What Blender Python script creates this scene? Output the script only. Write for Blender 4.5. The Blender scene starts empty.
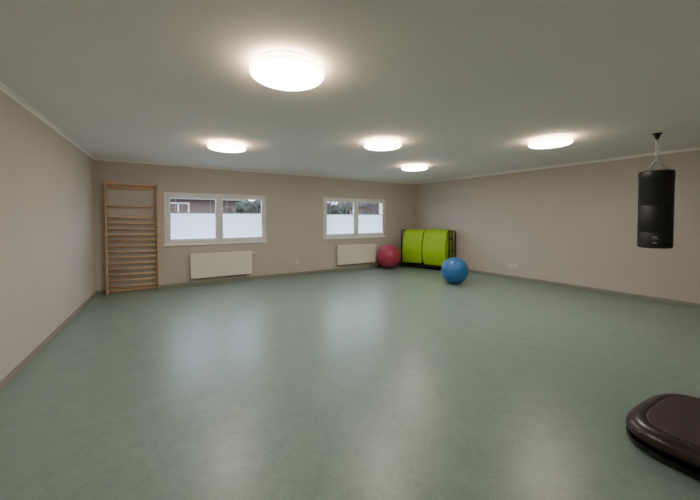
import bpy, bmesh, math, random
from mathutils import Vector, Matrix
random.seed(4)
sc=bpy.context.scene
def lin(c):
    return tuple(((v/255)/12.92 if v/255<=0.04045 else ((v/255+0.055)/1.055)**2.4) for v in c)+(1,)
# ---------------- materials
def mat(name,rgb,rough=0.6,metal=0,spec=0.5,noise=0,nscale=8,bump=0,bscale=200,rgb2=None,coat=0):
    m=bpy.data.materials.new(name); m.use_nodes=True
    nt=m.node_tree; b=nt.nodes['Principled BSDF']
    b.inputs['Roughness'].default_value=rough; b.inputs['Metallic'].default_value=metal
    b.inputs['Specular IOR Level'].default_value=spec
    b.inputs['Coat Weight'].default_value=coat
    c=lin(rgb); b.inputs['Base Color'].default_value=c
    tc=nt.nodes.new('ShaderNodeTexCoord')
    if noise or rgb2:
        n=nt.nodes.new('ShaderNodeTexNoise'); n.inputs['Scale'].default_value=nscale; n.inputs['Detail'].default_value=6
        nt.links.new(tc.outputs['Object'],n.inputs['Vector'])
        r=nt.nodes.new('ShaderNodeValToRGB')
        if rgb2: c2=lin(rgb2); c1=c
        else:
            c1=tuple(x*(1-noise) for x in c[:3])+(1,); c2=tuple(min(1,x*(1+noise)) for x in c[:3])+(1,)
        r.color_ramp.elements[0].position=.35; r.color_ramp.elements[1].position=.65
        r.color_ramp.elements[0].color=c1; r.color_ramp.elements[1].color=c2
        nt.links.new(n.outputs['Fac'],r.inputs['Fac']); nt.links.new(r.outputs['Color'],b.inputs['Base Color'])
    if bump:
        n2=nt.nodes.new('ShaderNodeTexNoise'); n2.inputs['Scale'].default_value=bscale; n2.inputs['Detail'].default_value=3
        nt.links.new(tc.outputs['Object'],n2.inputs['Vector'])
        bp=nt.nodes.new('ShaderNodeBump'); bp.inputs['Strength'].default_value=bump; bp.inputs['Distance'].default_value=.002
        nt.links.new(n2.outputs['Fac'],bp.inputs['Height']); nt.links.new(bp.outputs['Normal'],b.inputs['Normal'])
    return m
M_wall=mat('wall_paint',(200,192,185),.85,noise=.02,nscale=1.5,bump=.25,bscale=120,spec=.25)
M_ceil=mat('ceiling_paint',(245,241,241),.9,noise=.015,nscale=1,spec=.2)
M_trim=mat('cornice_white',(243,241,238),.6)
M_base=mat('skirting_grey',(146,146,136),.55)
M_pvc=mat('pvc_white',(238,239,240),.35)
M_rad=mat('radiator_enamel',(238,233,222),.35)
M_radg=mat('radiator_grille',(150,148,142),.5)
M_wood=mat('beech_wood',(208,176,144),.45,rgb2=(192,156,124),nscale=6)
M_green=mat('lime_mat_foam',(158,202,20),.6,bump=.3,bscale=300,noise=.05)
M_black=mat('black_steel',(22,22,24),.4)
M_rub=mat('black_rubber',(18,18,19),.7)
M_bag=mat('bag_black_leather',(20,20,22),.5,bump=.5,bscale=60)
M_chrome=mat('chain_steel',(200,200,200),.3,metal=1)
M_white=mat('white_plastic',(235,235,230),.4)
M_label=mat('label_print',(140,140,140),.5)
M_red=mat('red_pvc_ball',(168,60,86),.32,spec=.5)
M_blue=mat('blue_pvc_ball',(54,112,182),.32,spec=.5)
M_plate=mat('dark_brown_plastic',(50,38,36),.3,noise=.05)
M_deck=mat('deck_rubber_brown',(66,52,48),.55,bump=.4,bscale=90)
M_shiny=mat('gloss_black_plastic',(14,13,14),.18)
# floor linoleum
M_floor=bpy.data.materials.new('green_linoleum'); M_floor.use_nodes=True
nt=M_floor.node_tree; b=nt.nodes['Principled BSDF']
tc=nt.nodes.new('ShaderNodeTexCoord')
n1=nt.nodes.new('ShaderNodeTexNoise'); n1.inputs['Scale'].default_value=5; n1.inputs['Detail'].default_value=10; n1.inputs['Roughness'].default_value=.7; n1.inputs['Distortion'].default_value=1.2
n2=nt.nodes.new('ShaderNodeTexNoise'); n2.inputs['Scale'].default_value=45; n2.inputs['Detail'].default_value=5; n2.inputs['Distortion'].default_value=2
for n in (n1,n2): nt.links.new(tc.outputs['Object'],n.inputs['Vector'])
mx=nt.nodes.new('ShaderNodeMath'); mx.operation='ADD'
nt.links.new(n1.outputs['Fac'],mx.inputs[0]); nt.links.new(n2.outputs['Fac'],mx.inputs[1])
m2=nt.nodes.new('ShaderNodeMath'); m2.operation='MULTIPLY'; m2.inputs[1].default_value=.5; nt.links.new(mx.outputs[0],m2.inputs[0])
r=nt.nodes.new('ShaderNodeValToRGB'); r.color_ramp.elements[0].position=.34; r.color_ramp.elements[1].position=.66
r.color_ramp.elements[0].color=lin((117,141,133)); r.color_ramp.elements[1].color=lin((144,165,156))
nt.links.new(m2.outputs[0],r.inputs['Fac']); nt.links.new(r.outputs['Color'],b.inputs['Base Color'])
b.inputs['Roughness'].default_value=.33; b.inputs['Specular IOR Level'].default_value=.5
bp=nt.nodes.new('ShaderNodeBump'); bp.inputs['Strength'].default_value=.08; bp.inputs['Distance'].default_value=.002
nt.links.new(n2.outputs['Fac'],bp.inputs['Height']); nt.links.new(bp.outputs['Normal'],b.inputs['Normal'])
# opal light
def emis(name,col,st):
    m=bpy.data.materials.new(name); m.use_nodes=True
    b=m.node_tree.nodes['Principled BSDF']; b.inputs['Base Color'].default_value=(.9,.9,.88,1)
    b.inputs['Emission Color'].default_value=col; b.inputs['Emission Strength'].default_value=st
    return m
M_lamp=emis('opal_lamp_face',(1,.88,.745,1),23); M_lside=emis('opal_lamp_rim',(1,.7,.44,1),12)
# glass
M_glass=bpy.data.materials.new('window_glass'); M_glass.use_nodes=True
nt=M_glass.node_tree; nt.nodes.clear()
o=nt.nodes.new('ShaderNodeOutputMaterial'); tr=nt.nodes.new('ShaderNodeBsdfTransparent'); gl=nt.nodes.new('ShaderNodeBsdfGlossy'); gl.inputs['Roughness'].default_value=.02
mi=nt.nodes.new('ShaderNodeMixShader'); mi.inputs[0].default_value=.06
nt.links.new(tr.outputs[0],mi.inputs[1]); nt.links.new(gl.outputs[0],mi.inputs[2]); nt.links.new(mi.outputs[0],o.inputs[0])
# blind
M_blind=bpy.data.materials.new('pleated_blind_fabric'); M_blind.use_nodes=True
nt=M_blind.node_tree; nt.nodes.clear()
o=nt.nodes.new('ShaderNodeOutputMaterial'); df=nt.nodes.new('ShaderNodeBsdfDiffuse'); tl=nt.nodes.new('ShaderNodeBsdfTranslucent')
df.inputs[0].default_value=(.82,.85,.9,1); tl.inputs[0].default_value=(.66,.74,.88,1)
mi=nt.nodes.new('ShaderNodeMixShader'); mi.inputs[0].default_value=.58
nt.links.new(df.outputs[0],mi.inputs[1]); nt.links.new(tl.outputs[0],mi.inputs[2]); nt.links.new(mi.outputs[0],o.inputs[0])
# ---------------- mesh helpers
def link(name,me,mats,parent=None,smooth=False):
    ob=bpy.data.objects.new(name,me); sc.collection.objects.link(ob)
    for m in (mats if isinstance(mats,(list,tuple)) else [mats]): me.materials.append(m)
    if parent: ob.parent=parent
    if smooth:
        for p in me.polygons: p.use_smooth=True
    return ob
def fin(name,bm,mats,parent=None,smooth=False,bevel=0,bs=2):
    bmesh.ops.recalc_face_normals(bm,faces=bm.faces)
    me=bpy.data.meshes.new(name); bm.to_mesh(me); bm.free()
    ob=link(name,me,mats,parent,smooth)
    if bevel:
        md=ob.modifiers.new('bev','BEVEL'); md.width=bevel; md.segments=bs; md.limit_method='ANGLE'
    return ob
def smooth_angle(ob,a=40):
    me=ob.data
    for p in me.polygons: p.use_smooth=True
    me.set_sharp_from_angle(angle=math.radians(a))
def abox(bm,x0,x1,y0,y1,z0,z1,mi=0):
    vs=[bm.verts.new(p) for p in ((x0,y0,z0),(x1,y0,z0),(x1,y1,z0),(x0,y1,z0),(x0,y0,z1),(x1,y0,z1),(x1,y1,z1),(x0,y1,z1))]
    for f in ((0,1,2,3),(4,5,6,7),(0,1,5,4),(1,2,6,5),(2,3,7,6),(3,0,4,7)):
        fc=bm.faces.new([vs[i] for i in f]); fc.material_index=mi
def prism(bm,pts,z0,z1):
    a=[bm.verts.new((x,y,z0)) for x,y in pts]; c=[bm.verts.new((x,y,z1)) for x,y in pts]
    n=len(pts); bm.faces.new(a); bm.faces.new(c)
    for i in range(n): bm.faces.new((a[i],a[(i+1)%n],c[(i+1)%n],c[i]))
def tube(bm,p,q,r0,r1=None,seg=12,mi=0):
    p=Vector(p); q=Vector(q); r1=r0 if r1 is None else r1
    d=(q-p).normalized(); up=Vector((0,0,1)) if abs(d.z)<.9 else Vector((1,0,0))
    u=d.cross(up).normalized(); v=d.cross(u)
    A=[];B=[]
    for i in range(seg):
        t=2*math.pi*i/seg; w=u*math.cos(t)+v*math.sin(t)
        A.append(bm.verts.new(p+w*r0)); B.append(bm.verts.new(q+w*r1))
    for i in range(seg):
        f=bm.faces.new((A[i],A[(i+1)%seg],B[(i+1)%seg],B[i])); f.material_index=mi; f.smooth=True
    for L in (A,B):
        f=bm.faces.new(L); f.material_index=mi
def path(bm,pts,r,seg=12,mi=0):
    pts=[Vector(p) for p in pts]; rings=[]
    prev=None
    for i,p in enumerate(pts):
        a=pts[max(0,i-1)]; c=pts[min(len(pts)-1,i+1)]
        d=(c-a).normalized()
        if prev is None:
            up=Vector((0,0,1)) if abs(d.z)<.9 else Vector((1,0,0)); u=d.cross(up).normalized()
        else: u=(prev-d*prev.dot(d)).normalized()
        prev=u; v=d.cross(u)
        rings.append([bm.verts.new(p+u*r*math.cos(2*math.pi*k/seg)+v*r*math.sin(2*math.pi*k/seg)) for k in range(seg)])
    for A,B in zip(rings,rings[1:]):
        for k in range(seg):
            f=bm.faces.new((A[k],A[(k+1)%seg],B[(k+1)%seg],B[k])); f.smooth=True; f.material_index=mi
    for L in (rings[0],rings[-1]):
        f=bm.faces.new(L); f.material_index=mi
def rounded(pts,rad,n=6):
    out=[Vector(pts[0])]
    for i in range(1,len(pts)-1):
        p=Vector(pts[i]); a=(Vector(pts[i-1])-p).normalized(); c=(Vector(pts[i+1])-p).normalized()
        s=p+a*rad; e=p+c*rad
        for k in range(n+1):
            t=k/n; out.append(s*(1-t)**2+p*2*t*(1-t)+e*t*t)
    out.append(Vector(pts[-1])); return out
def lathe(bm,prof,seg=48,cx=0,cy=0,mi=0,close=True,mis=None):
    rings=[]
    for r,z in prof:
        rings.append([bm.verts.new((cx+r*math.cos(2*math.pi*k/seg),cy+r*math.sin(2*math.pi*k/seg),z)) for k in range(seg)])
    for j,(A,B) in enumerate(zip(rings,rings[1:])):
        for k in range(seg):
            f=bm.faces.new((A[k],A[(k+1)%seg],B[(k+1)%seg],B[k])); f.smooth=True; f.material_index=mis[j] if mis else mi
    if close:
        for L in (rings[0],rings[-1]):
            f=bm.faces.new(L); f.material_index=mi
def torus(bm,c,R,r,mat3,sx=1,seg=16,rs=6,mi=0):
    rings=[]
    for i in range(seg):
        t=2*math.pi*i/seg; ring=[]
        for j in range(rs):
            s=2*math.pi*j/rs
            p=Vector(((R+r*math.cos(s))*math.cos(t)*sx,r*math.sin(s),(R+r*math.cos(s))*math.sin(t)))
            ring.append(bm.verts.new(Vector(c)+mat3@p))
        rings.append(ring)
    for i in range(seg):
        A=rings[i];B=rings[(i+1)%seg]
        for j in range(rs):
            f=bm.faces.new((A[j],A[(j+1)%rs],B[(j+1)%rs],B[j])); f.smooth=True; f.material_index=mi
def root(name,loc=(0,0,0),rz=0):
    e=bpy.data.objects.new(name,None); e.location=loc; e.rotation_euler=(0,0,rz); e.empty_display_size=.2
    sc.collection.objects.link(e); return e

# ---------------- room
H=2.75; YB=8.118; YF=-.4; T=.32
LBx,LFx=-1.013,-1.385; RBx,RFx=7.661,8.017
bm=bmesh.new(); prism(bm,[(LFx-T,YF-T),(RFx+T,YF-T),(RBx+T,YB+T),(LBx-T,YB+T)],-.15,0); fin('floor',bm,M_floor)
bm=bmesh.new(); prism(bm,[(LFx-T,YF-T),(RFx+T,YF-T),(RBx+T,YB+T),(LBx-T,YB+T)],H,H+.15); fin('ceiling',bm,M_ceil)
bm=bmesh.new(); prism(bm,[(LFx,YF),(LBx,YB),(LBx-T,YB),(LFx-T,YF)],0,H); fin('wall_left',bm,M_wall)
bm=bmesh.new(); prism(bm,[(RFx,YF),(RBx,YB),(RBx+T,YB),(RFx+T,YF)],0,H); fin('wall_right',bm,M_wall)
bm=bmesh.new(); abox(bm,LFx-T,RFx+T,YF-T,YF,0,H); fin('wall_front',bm,M_wall)
wins=[(.20,2.45,.95,2.11),(4.12,6.32,.97,2.13)]
bm=bmesh.new()
xs=[LBx-T,.20,2.45,4.12,6.32,RBx+T]
for i in (0,2,4): abox(bm,xs[i],xs[i+1],YB,YB+T,0,H)
for (a,c,z0,z1) in wins:
    abox(bm,a,c,YB,YB+T,0,z0); abox(bm,a,c,YB,YB+T,z1,H)
fin('wall_back',bm,M_wall)
# trims
def trimpair(side,p,q,nx,ny):
    bm=bmesh.new(); prism(bm,[p,q,(q[0]+nx*.014,q[1]+ny*.014),(p[0]+nx*.014,p[1]+ny*.014)],0,.075); fin('baseboard_'+side,bm,M_base,bevel=.004)
    bm=bmesh.new()
    prof=[(0,0),(.035,0),(.033,-.012),(.012,-.02),(.008,-.045),(0,-.045)]
    A=[bm.verts.new((p[0]+nx*d,p[1]+ny*d,H+z)) for d,z in prof]; B=[bm.verts.new((q[0]+nx*d,q[1]+ny*d,H+z)) for d,z in prof]
    bm.faces.new(A); bm.faces.new(B)
    for i in range(6): bm.faces.new((A[i],A[(i+1)%6],B[(i+1)%6],B[i]))
    fin('trim_'+{'left':'1','right':'2','back':'3','front':'4'}[side],bm,M_trim)
trimpair('left',(LFx,YF),(LBx,YB),1,0); trimpair('right',(RFx,YF),(RBx,YB),-1,0)
trimpair('back',(LBx,YB),(RBx,YB),0,-1); trimpair('front',(LFx,YF),(RFx,YF),0,1)

# ---------------- windows
def framebars(bm,x0,x1,z0,z1,w,y0,y1):
    abox(bm,x0,x1,y0,y1,z0,z0+w); abox(bm,x0,x1,y0,y1,z1-w,z1)
    abox(bm,x0,x0+w,y0,y1,z0+w,z1-w); abox(bm,x1-w,x1,y0,y1,z0+w,z1-w)
def window(i,x0,x1,z0,z1):
    R=root('window_%d'%i,(0,0,0))
    ya=YB+.02
    bm=bmesh.new(); framebars(bm,x0,x1,z0,z1,.055,ya,ya+.08)
    xm=(x0+x1)/2; abox(bm,xm-.03,xm+.03,ya,ya+.08,z0+.055,z1-.055)
    fin('frame',bm,M_pvc,R,bevel=.005)
    for k,(a,c) in enumerate(((x0+.045,xm-.022),(xm+.022,x1-.045))):
        bm=bmesh.new(); framebars(bm,a,c,z0+.045,z1-.045,.06,ya-.018,ya+.04); fin('sash_%d'%(k+1),bm,M_pvc,R,bevel=.006)
        bm=bmesh.new(); abox(bm,a+.055,c-.055,ya+.028,ya+.034,z0+.1,z1-.1); fin('pane_%d'%(k+1),bm,M_glass,R)
        # pleated blind, bottom-up
        zt=1.655; zb=z0+.12; n=int((zt-zb)/.02); xa=a+.066; xb=c-.066
        bm=bmesh.new(); prev=None
        for j in range(n+1):
            z=zb+(zt-zb)*j/n; y=ya+.004+(.012 if j%2 else 0)
            cur=(bm.verts.new((xa,y,z)),bm.verts.new((xb,y,z)))
            if prev: bm.faces.new((prev[0],prev[1],cur[1],cur[0]))
            prev=cur
        fin('blind_%d'%(k+1),bm,M_blind,R)
        bm=bmesh.new(); abox(bm,xa-.004,xb+.004,ya-.004,ya+.02,zt,zt+.018); abox(bm,xa-.004,xb+.004,ya-.004,ya+.02,zb-.016,zb)
        for xx in (xa+.1,xb-.1): tube(bm,(xx,ya+.01,zt+.01),(xx,ya+.01,z1-.1),.0015,seg=5)
        fin('blind_rails_%d'%(k+1),bm,M_pvc,R)
    bm=bmesh.new(); hx=xm+.055
    abox(bm,hx-.014,hx+.014,ya-.03,ya-.017,1.47,1.54); abox(bm,hx-.009,hx+.009,ya-.055,ya-.03,1.49,1.52); abox(bm,hx-.01,hx+.01,ya-.065,ya-.05,1.40,1.525)
    fin('handle',bm,M_pvc,R,bevel=.004)
    bm=bmesh.new(); abox(bm,x0-.04,x1+.04,YB-.045,YB-.001,z0-.03,z0); abox(bm,x0+.002,x1-.002,YB-.002,ya,z0-.0,z0+.012); fin('sill',bm,M_pvc,R,bevel=.006)
    bm=bmesh.new(); framebars(bm,x0-.012,x1+.012,z0,z1+.012,.014,YB-.006,YB-.0005); fin('casing',bm,M_pvc,R)
for i,w in enumerate(wins): window(i+1,*w)

# ---------------- radiators
def radiator(x0,x1,z0,z1):
    R=root('radiator',((x0+x1)/2,YB,0)); w=(x1-x0)/2
    bm=bmesh.new(); abox(bm,-w,w,-.125,-.118,z0,z1)
    n=0
    fin('front_panel',bm,M_rad,R,bevel=.003)
    bm=bmesh.new(); abox(bm,-w,w,-.045,-.038,z0,z1); abox(bm,-w,-w+.006,-.118,-.045,z0,z1); abox(bm,w-.006,w,-.118,-.045,z0,z1); fin('side_covers',bm,M_rad,R)
    bm=bmesh.new(); k=int(2*w/.035)
    for i in range(k):
        x=-w+.015+i*.035; abox(bm,x,x+.004,-.117,-.046,z0+.01,z1-.012)
    fin('convector_fins',bm,M_radg,R)
    bm=bmesh.new()
    for y in (-.119,-.082,-.05): abox(bm,-w+.006,w-.006,y,y+.005,z1-.008,z1)
    for i in range(k*2):
        x=-w+.012+i*.0172; abox(bm,x,x+.005,-.115,-.045,z1-.007,z1-.001)
    fin('top_grille',bm,M_rad,R)
    bm=bmesh.new()
    for x in (-w+.2,w-.2): abox(bm,x-.015,x+.015,-.04,-.0005,z0+.08,z1-.08)
    fin('brackets',bm,M_rad,R)
    bm=bmesh.new(); tube(bm,(w+.0,-.08,z1-.06),(w+.035,-.08,z1-.06),.012); tube(bm,(w+.035,-.08,z1-.06),(w+.085,-.08,z1-.06),.022,.02)
    for x in (w-.06,w-.11): path(bm,rounded([(x,-.082,z0+.01),(x,-.082,z0-.09),(x,-.001,z0-.09)],.02),.008,seg=8)
    fin('valve',bm,M_white,R)
radiator(.686,2.066,.17,.736); radiator(4.517,5.86,.19,.755)

# ---------------- wall bars
def wall_bars():
    R=root('wall_bars',(-.385,YB,0)); w=.46
    bm=bmesh.new()
    for s in (-1,1):
        prof=[(-.001,0),(-.115,0),(-.115,2.16),(-.13,2.22),(-.13,2.275),(-.001,2.275)]
        x0,x1=(s*w,s*(w-.034))
        A=[bm.verts.new((x0,y,z)) for y,z in prof];B=[bm.verts.new((x1,y,z)) for y,z in prof]
        bm.faces.new(A);bm.faces.new(B)
        for i in range(6): bm.faces.new((A[i],A[(i+1)%6],B[(i+1)%6],B[i]))
    fin('uprights',bm,M_wood,R,bevel=.005)
    bm=bmesh.new()
    zs=[.13+i*.118 for i in range(13)]+[1.78]
    for z in zs:
        n=16
        A=[];B=[]
        for k in range(n):
            t=2*math.pi*k/n; A.append(bm.verts.new((-w+.02,-.075+.014*math.cos(t),z+.02*math.sin(t)))); B.append(bm.verts.new((w-.02,-.075+.014*math.cos(t),z+.02*math.sin(t))))
        for k in range(n):
            f=bm.faces.new((A[k],A[(k+1)%n],B[(k+1)%n],B[k])); f.smooth=True
        bm.faces.new(A);bm.faces.new(B)
    A=[]
    n=16
    for k in range(n):
        t=2*math.pi*k/n; A.append((bm.verts.new((-w+.02,-.112+.015*math.cos(t),2.235+.02*math.sin(t))),bm.verts.new((w-.02,-.112+.015*math.cos(t),2.235+.02*math.sin(t)))))
    for k in range(n): bm.faces.new((A[k][0],A[(k+1)%n][0],A[(k+1)%n][1],A[k][1]))
    fin('rungs',bm,M_wood,R)
    bm=bmesh.new(); abox(bm,-w+.033,w-.033,-.03,-.002,2.14,2.21); abox(bm,-w+.033,w-.033,-.03,-.002,.02,.075); fin('cross_boards',bm,M_wood,R,bevel=.003)
wall_bars()

# ---------------- ceiling lights
def lamp(x,y):
    R=root('ceiling_light',(x,y,H))
    bm=bmesh.new(); lathe(bm,[(.23,-.0005),(.25,-.004),(.25,-.016),(.24,-.018)],64); fin('base_ring',bm,M_white,R)
    bm=bmesh.new()
    prof=[(.245,-.018),(.278,-.026)]
    for k in range(9):
        t=math.pi/2*k/8; prof.append((.260+.035*math.cos(t) ,-.052-.035*math.sin(t)))
    prof+=[(.18,-.091),(.08,-.094),(.001,-.095)]
    mis=[1]*6+[0]*20
    lathe(bm,prof,64,mis=mis); fin('opal_diffuser',bm,[M_lamp,M_lside],R)
for p in ((.93,2.47),(1.03,5.50),(3.10,4.05),(5.10,5.46),(5.20,2.58)): lamp(*p)

# ---------------- outlets
def outlet(x,y,z,rz,n):
    R=root('power_outlet',(x,y,z),rz)
    bm=bmesh.new(); w=.04*n; abox(bm,-w,w,-.010,-.0005,-.04,.04); fin('face_plate',bm,M_white,R,bevel=.003)
    bm=bmesh.new()
    for i in range(n):
        cx=-w+.04+i*.08
        A=[bm.verts.new((cx+.021*math.cos(2*math.pi*k/24),-.0105,.021*math.sin(2*math.pi*k/24))) for k in range(24)]; bm.faces.new(A)
    fin('sockets',bm,M_radg,R)
outlet(3.275,YB,.36,0,2)
outlet(7.801,4.72,.33,-math.pi/2+.0418,3)

# ---------------- exercise balls
def ball(x,y,r,m,tilt):
    R=root('exercise_ball',(x,y,r+.002))
    bm=bmesh.new(); N=120; prof=[]
    for i in range(N+1):
        a=-math.pi/2+math.pi*i/N
        rr=r*(1-.004)
        la=math.degrees(a)
        if abs(la)<72:
            rr+=r*.004*(math.cos(math.radians(la/9*360))**8)
        prof.append((max(.0004,rr*math.cos(a)),rr*math.sin(a)))
    lathe(bm,prof,72)
    o=fin('shell',bm,m,R,smooth=True); o.rotation_euler=tilt
    bm=bmesh.new(); lathe(bm,[(.012,r-.006),(.012,r-.001),(.009,r),(.001,r)],20); o=fin('valve_plug',bm,M_white,R); o.rotation_euler=tilt
ball(6.15,7.70,.37,M_red,(math.radians(60),.3,.2)); ball(6.01,5.06,.31,M_blue,(math.radians(40),-.5,0))

# ---------------- mat rack with mats
rx,ry=7.18,7.09; dirv=Vector((.51,-1.37)).normalized(); rz=math.atan2(dirv.y,dirv.x)
def mat_rack():
    R=root('mat_rack',(rx,ry,0),rz); L=.77; D=.25
    bm=bmesh.new()
    for s in (-1,1):
        path(bm,rounded([(s*L,-D,.09),(s*L,-D,1.17),(s*L,D,1.17),(s*L,D,.09)],.09),.018)
        tube(bm,(s*L,-D,.11),(s*L,D,.11),.018); tube(bm,(s*L,-D,.6),(s*L,D,.6),.014)
        tube(bm,(s*L,0,.11),(s*L,0,1.16),.014)
    for y in (-D,D): tube(bm,(-L,y,.11),(L,y,.11),.018)
    tube(bm,(-L,0,.94),(L,0,.94),.022)
    fin('tube_frame',bm,M_black,R)
    bm=bmesh.new(); abox(bm,-L+.02,L-.02,-D+.02,D-.02,.095,.125); fin('base_shelf',bm,M_black,R,bevel=.004)
    bm=bmesh.new()
    for s in (-1,1):
        for y in (-D,D):
            tube(bm,(s*L-.012,y,.035),(s*L+.012,y,.035),.035,seg=20); abox(bm,s*L-.018,s*L+.018,y-.012,y+.012,.06,.092)
    fin('castors',bm,M_rub,R)
mat_rack()
def draped(off,W,ri,layers,th,zb,sk,bulge):
    R=root('exercise_mat',(rx,ry,0),rz)
    zc=.95
    for l in range(layers):
        bm=bmesh.new()
        r0=ri+l*th+.0015; r1=ri+(l+1)*th-.0015
        def prof(r,zz):
            pts=[]; k0=l/layers
            for k in range(14):
                t=k/13; z=zz+(zc-zz)*t; pts.append((-(r+bulge*(k0+.3)*math.sin(math.pi*t*.9+.1)),z))
            for k in range(1,20):
                a=math.pi*k/20; pts.append((-(r+bulge*(k0+.3)*.1)*math.cos(a),zc+r*math.sin(a)))
            for k in range(14):
                t=1-k/13; z=zz+(zc-zz)*t; pts.append(((r+bulge*.3*math.sin(math.pi*t)),z))
            return pts
        zz=zb+(layers-1-l)*.01+random.uniform(0,.008)
        po=prof(r1,zz); pi_=prof(r0,zz); e=random.uniform(-.01,.01)
        xa=off-W/2+e; xb=off+W/2+e
        loop=po+pi_[::-1]
        A=[bm.verts.new((xa+sk*(z-.6),y,z)) for y,z in loop];B=[bm.verts.new((xb+sk*(z-.6),y,z)) for y,z in loop]
        n=len(po); m=len(loop)
        for i in range(m): bm.faces.new((A[i],A[(i+1)%m],B[(i+1)%m],B[i]))
        for V in (A,B):
            for i in range(n-1): bm.faces.new((V[i],V[i+1],V[m-2-i],V[m-1-i]))
        o=fin('layer_%d'%(l+1),bm,M_green,R,bevel=.012,bs=3); smooth_angle(o,35)
draped(-.385,.64,.03,7,.031,.17,.02,.06); draped(.35,.70,.03,7,.034,.15,-.035,.1)

# ---------------- punching bag
def bag(x,y):
    R=root('punching_bag',(x,y,0)); r=.19; zt=2.21; zb=1.11
    bm=bmesh.new(); prof=[(.001,zb),(r-.03,zb)]
    for k in range(7):
        t=math.pi/2*k/6; prof.append((r-.03+.03*math.sin(t),zb+.03-.03*math.cos(t)))
    prof+=[(r,zb+.22),(r-.003,zb+.225),(r,zb+.23),(r,zb+.6),(r-.003,zb+.605),(r,zb+.61),(r,zt-.12),(r+.004,zt-.115),(r+.004,zt-.02),(r-.004,zt-.002),(r-.02,zt),(.001,zt-.01)]
    lathe(bm,prof,48); fin('body',bm,M_bag,R)
    bm=bmesh.new(); ap=Vector((0,0,zt+.17))
    for k in range(4):
        a=math.pi/4+k*math.pi/2; p=Vector((math.cos(a)*(r-.02),math.sin(a)*(r-.02),zt-.01))
        n=7
        for j in range(n):
            c=p.lerp(ap,(j+.5)/n); d=(ap-p).normalized()
            q=d.to_track_quat('Z','Y').to_matrix()@Matrix.Rotation((j%2)*math.pi/2,3,'Z')
            torus(bm,c,.017,.0055,q@Matrix.Diagonal((.75,1,1.35)),seg=12,rs=6)
    torus(bm,(0,0,zt+.19),.024,.007,Matrix.Identity(3))
    z=zt+.235; j=0
    while z<H-.09:
        torus(bm,(0,0,z),.021,.007,Matrix.Rotation((j%2)*math.pi/2,3,'Z')@Matrix.Diagonal((.75,1,1.4)),seg=12,rs=6); z+=.042; j+=1
    fin('chain',bm,M_chrome,R)
    bm=bmesh.new(); lathe(bm,[(.055,H-.0005),(.055,H-.012),(.036,H-.016),(.032,H-.05),(.02,H-.062),(.016,H-.085),(.001,H-.09)],24); fin('ceiling_mount',bm,M_black,R)
    bm=bmesh.new()
    a0=math.atan2(-y,-x)
    def patch(z0,z1,h):
        pts=[]
        for k in range(7):
            a=a0-h+2*h*k/6; pts.append((math.cos(a)*(r+.0015),math.sin(a)*(r+.0015)))
        for (p,q) in zip(pts,pts[1:]):
            bm.faces.new([bm.verts.new((p[0],p[1],z0)),bm.verts.new((q[0],q[1],z0)),bm.verts.new((q[0],q[1],z1)),bm.verts.new((p[0],p[1],z1))])
    patch(zb+.13,zb+.137,.2); patch(zb+.15,zb+.17,.13); patch(zb+.07,zb+.09,.1)
    fin('badge',bm,M_label,R)
bag(6.155,1.60)

# ---------------- vibration plate
def vib():
    R=root('vibration_plate',(3.11,.50,0),math.radians(0))
    a,b=.46,.375
    def outline(inset=0,n=72,e=3.4):
        pts=[]
        for k in range(n):
            t=2*math.pi*k/n; c=math.cos(t); s_=math.sin(t)
            x=(a-inset)*math.copysign(abs(c)**(2/e),c); y=(b-inset)*math.copysign(abs(s_)**(2/e),s_)
            y*=1-.06*(x/a)
            pts.append((x,y))
        return pts
    def loft(name,levels,m):
        bm=bmesh.new(); rings=[]
        for z,ins in levels: rings.append([bm.verts.new((x,y,z)) for x,y in outline(ins)])
        for A,B in zip(rings,rings[1:]):
            n=len(A)
            for k in range(n):
                f=bm.faces.new((A[k],A[(k+1)%n],B[(k+1)%n],B[k])); f.smooth=True
        bm.faces.new(rings[0]); bm.faces.new(rings[-1])
        o=fin(name,bm,m,R); smooth_angle(o,50); return o
    loft('base',[(.012,.03),(.016,.012),(.03,.004),(.055,.002),(.06,.01)],M_shiny)
    loft('waist',[(.055,.035),(.085,.035)],M_rub)
    loft('body',[(.08,.03),(.084,.01),(.095,0),(.12,.002),(.142,.014),(.158,.035),(.166,.06),(.168,.085),(.166,.09)],M_plate)
    loft('deck_pad',[(.165,.095),(.17,.096),(.172,.1),(.172,.11)],M_deck)
    bm=bmesh.new()
    for sx in (-1,1):
        for sy in (-1,1): lathe(bm,[(.025,0.0005),(.03,.004),(.03,.014)],20,cx=sx*.3,cy=sy*.2)
    fin('feet',bm,M_rub,R)
vib()

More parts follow.
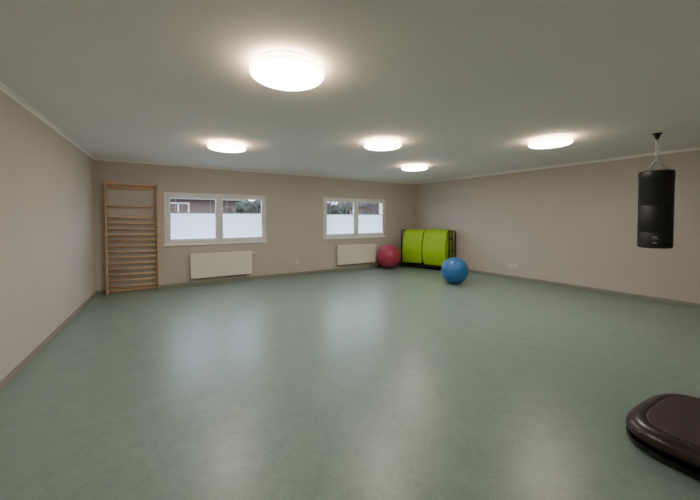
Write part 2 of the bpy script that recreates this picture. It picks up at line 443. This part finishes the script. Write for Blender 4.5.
# ---------------- outside
M_grass=mat('winter_grass',(72,78,56),.9,noise=.3,nscale=2)
M_bark=mat('bark',(42,36,32),.9,noise=.2)
M_brick=mat('house_render',(66,50,44),.8,noise=.15,nscale=4)
M_roof=mat('roof_tiles',(34,27,26),.8,noise=.2,nscale=5)
M_hedge=mat('hedge_leaves',(34,42,30),.9,noise=.4,nscale=3)
bm=bmesh.new(); abox(bm,-40,60,YB+T+.02,70,-.4,-.25); fin('lawn',bm,M_grass)
def house(x0,x1,y0,y1,h):
    R=root('neighbour_house',(0,0,0))
    bm=bmesh.new(); abox(bm,x0,x1,y0,y1,-.249,h); fin('walls',bm,M_brick,R)
    bm=bmesh.new(); ym=(y0+y1)/2; hh=h+(y1-y0)*.35
    vs=[bm.verts.new(p) for p in ((x0-.4,y0-.5,h-.15),(x1+.4,y0-.5,h-.15),(x1+.4,y1+.5,h-.15),(x0-.4,y1+.5,h-.15),(x0-.4,ym,hh),(x1+.4,ym,hh))]
    for f in ((0,1,2,3),(0,1,5,4),(2,3,4,5),(0,3,4),(1,2,5)): bm.faces.new([vs[i] for i in f])
    fin('roof',bm,M_roof,R)
    bm=bmesh.new(); x=x0+.8
    while x<x1-1.3:
        framebars(bm,x,x+1.1,h-1.4,h-.3,.09,y0-.04,y0-.001); abox(bm,x+.5,x+.58,y0-.04,y0-.001,h-1.3,h-.35); x+=2.4
    fin('window_frames',bm,M_radg,R)
house(-5,4.2,20,28,2.75); house(19,27,24,31,3.0)
def tree(x,y,h):
    bm=bmesh.new()
    def br(p,d,l,r,dep):
        q=p+d*l; tube(bm,p,q,r,r*.65,seg=6)
        if dep==0: return
        for k in range(3 if dep>1 else 4):
            nd=(d+Vector((random.uniform(-.8,.8),random.uniform(-.8,.8),random.uniform(-.2,.6)))).normalized()
            br(q if k<2 else p.lerp(q,.6),nd,l*random.uniform(.6,.8),r*.58,dep-1)
    br(Vector((0,0,-.25)),Vector((0,0,1)),h*.25,.11,5)
    o=fin('bare_tree',bm,M_bark); o.location=(x,y,0)
for p in ((5.4,18,5),(6.8,23,6),(8.6,17,5),(11.2,19,6),(13.5,17,5),(15.5,21,6),(3.4,15,3.6),(12.6,25,7)): tree(*p)
def hedge(x0,x1,y,h):
    bm=bmesh.new(); n=int((x1-x0)*3)
    for i in range(n):
        bmesh.ops.create_icosphere(bm,subdivisions=2,radius=random.uniform(.5,.8),matrix=Matrix.Translation((x0+(x1-x0)*i/n,y+random.uniform(-.3,.3),h-.6+random.uniform(-.25,.15))))
    abox(bm,x0,x1,y-.4,y+.4,-.12,h-.5)
    for v in bm.verts: v.co+=Vector((random.uniform(-.1,.1),random.uniform(-.1,.1),random.uniform(-.1,.1)))
    fin('hedge',bm,M_hedge)
hedge(4.5,30,34,3.4)

# ---------------- world
w=bpy.data.worlds.new('overcast'); sc.world=w; w.use_nodes=True
nt=w.node_tree; bg=nt.nodes['Background']
tc=nt.nodes.new('ShaderNodeTexCoord'); sp=nt.nodes.new('ShaderNodeSeparateXYZ'); r=nt.nodes.new('ShaderNodeValToRGB')
nt.links.new(tc.outputs['Generated'],sp.inputs[0]); nt.links.new(sp.outputs['Z'],r.inputs[0])
r.color_ramp.elements[0].color=(.60,.70,.92,1); r.color_ramp.elements[1].color=(.72,.83,1,1)
nt.links.new(r.outputs[0],bg.inputs[0]); bg.inputs[1].default_value=9.5

# ---------------- camera
cam=bpy.data.cameras.new('camera'); co=bpy.data.objects.new('camera',cam); sc.collection.objects.link(co)
cam.sensor_width=36; cam.lens=36*318/700; cam.shift_y=-.0324; cam.clip_start=.02
co.location=(0,0,1.525); co.rotation_euler=(math.radians(88.5),0,math.radians(-31.61))
sc.camera=co
sc.view_settings.view_transform='AgX'; sc.view_settings.look='None'; sc.view_settings.exposure=0.46
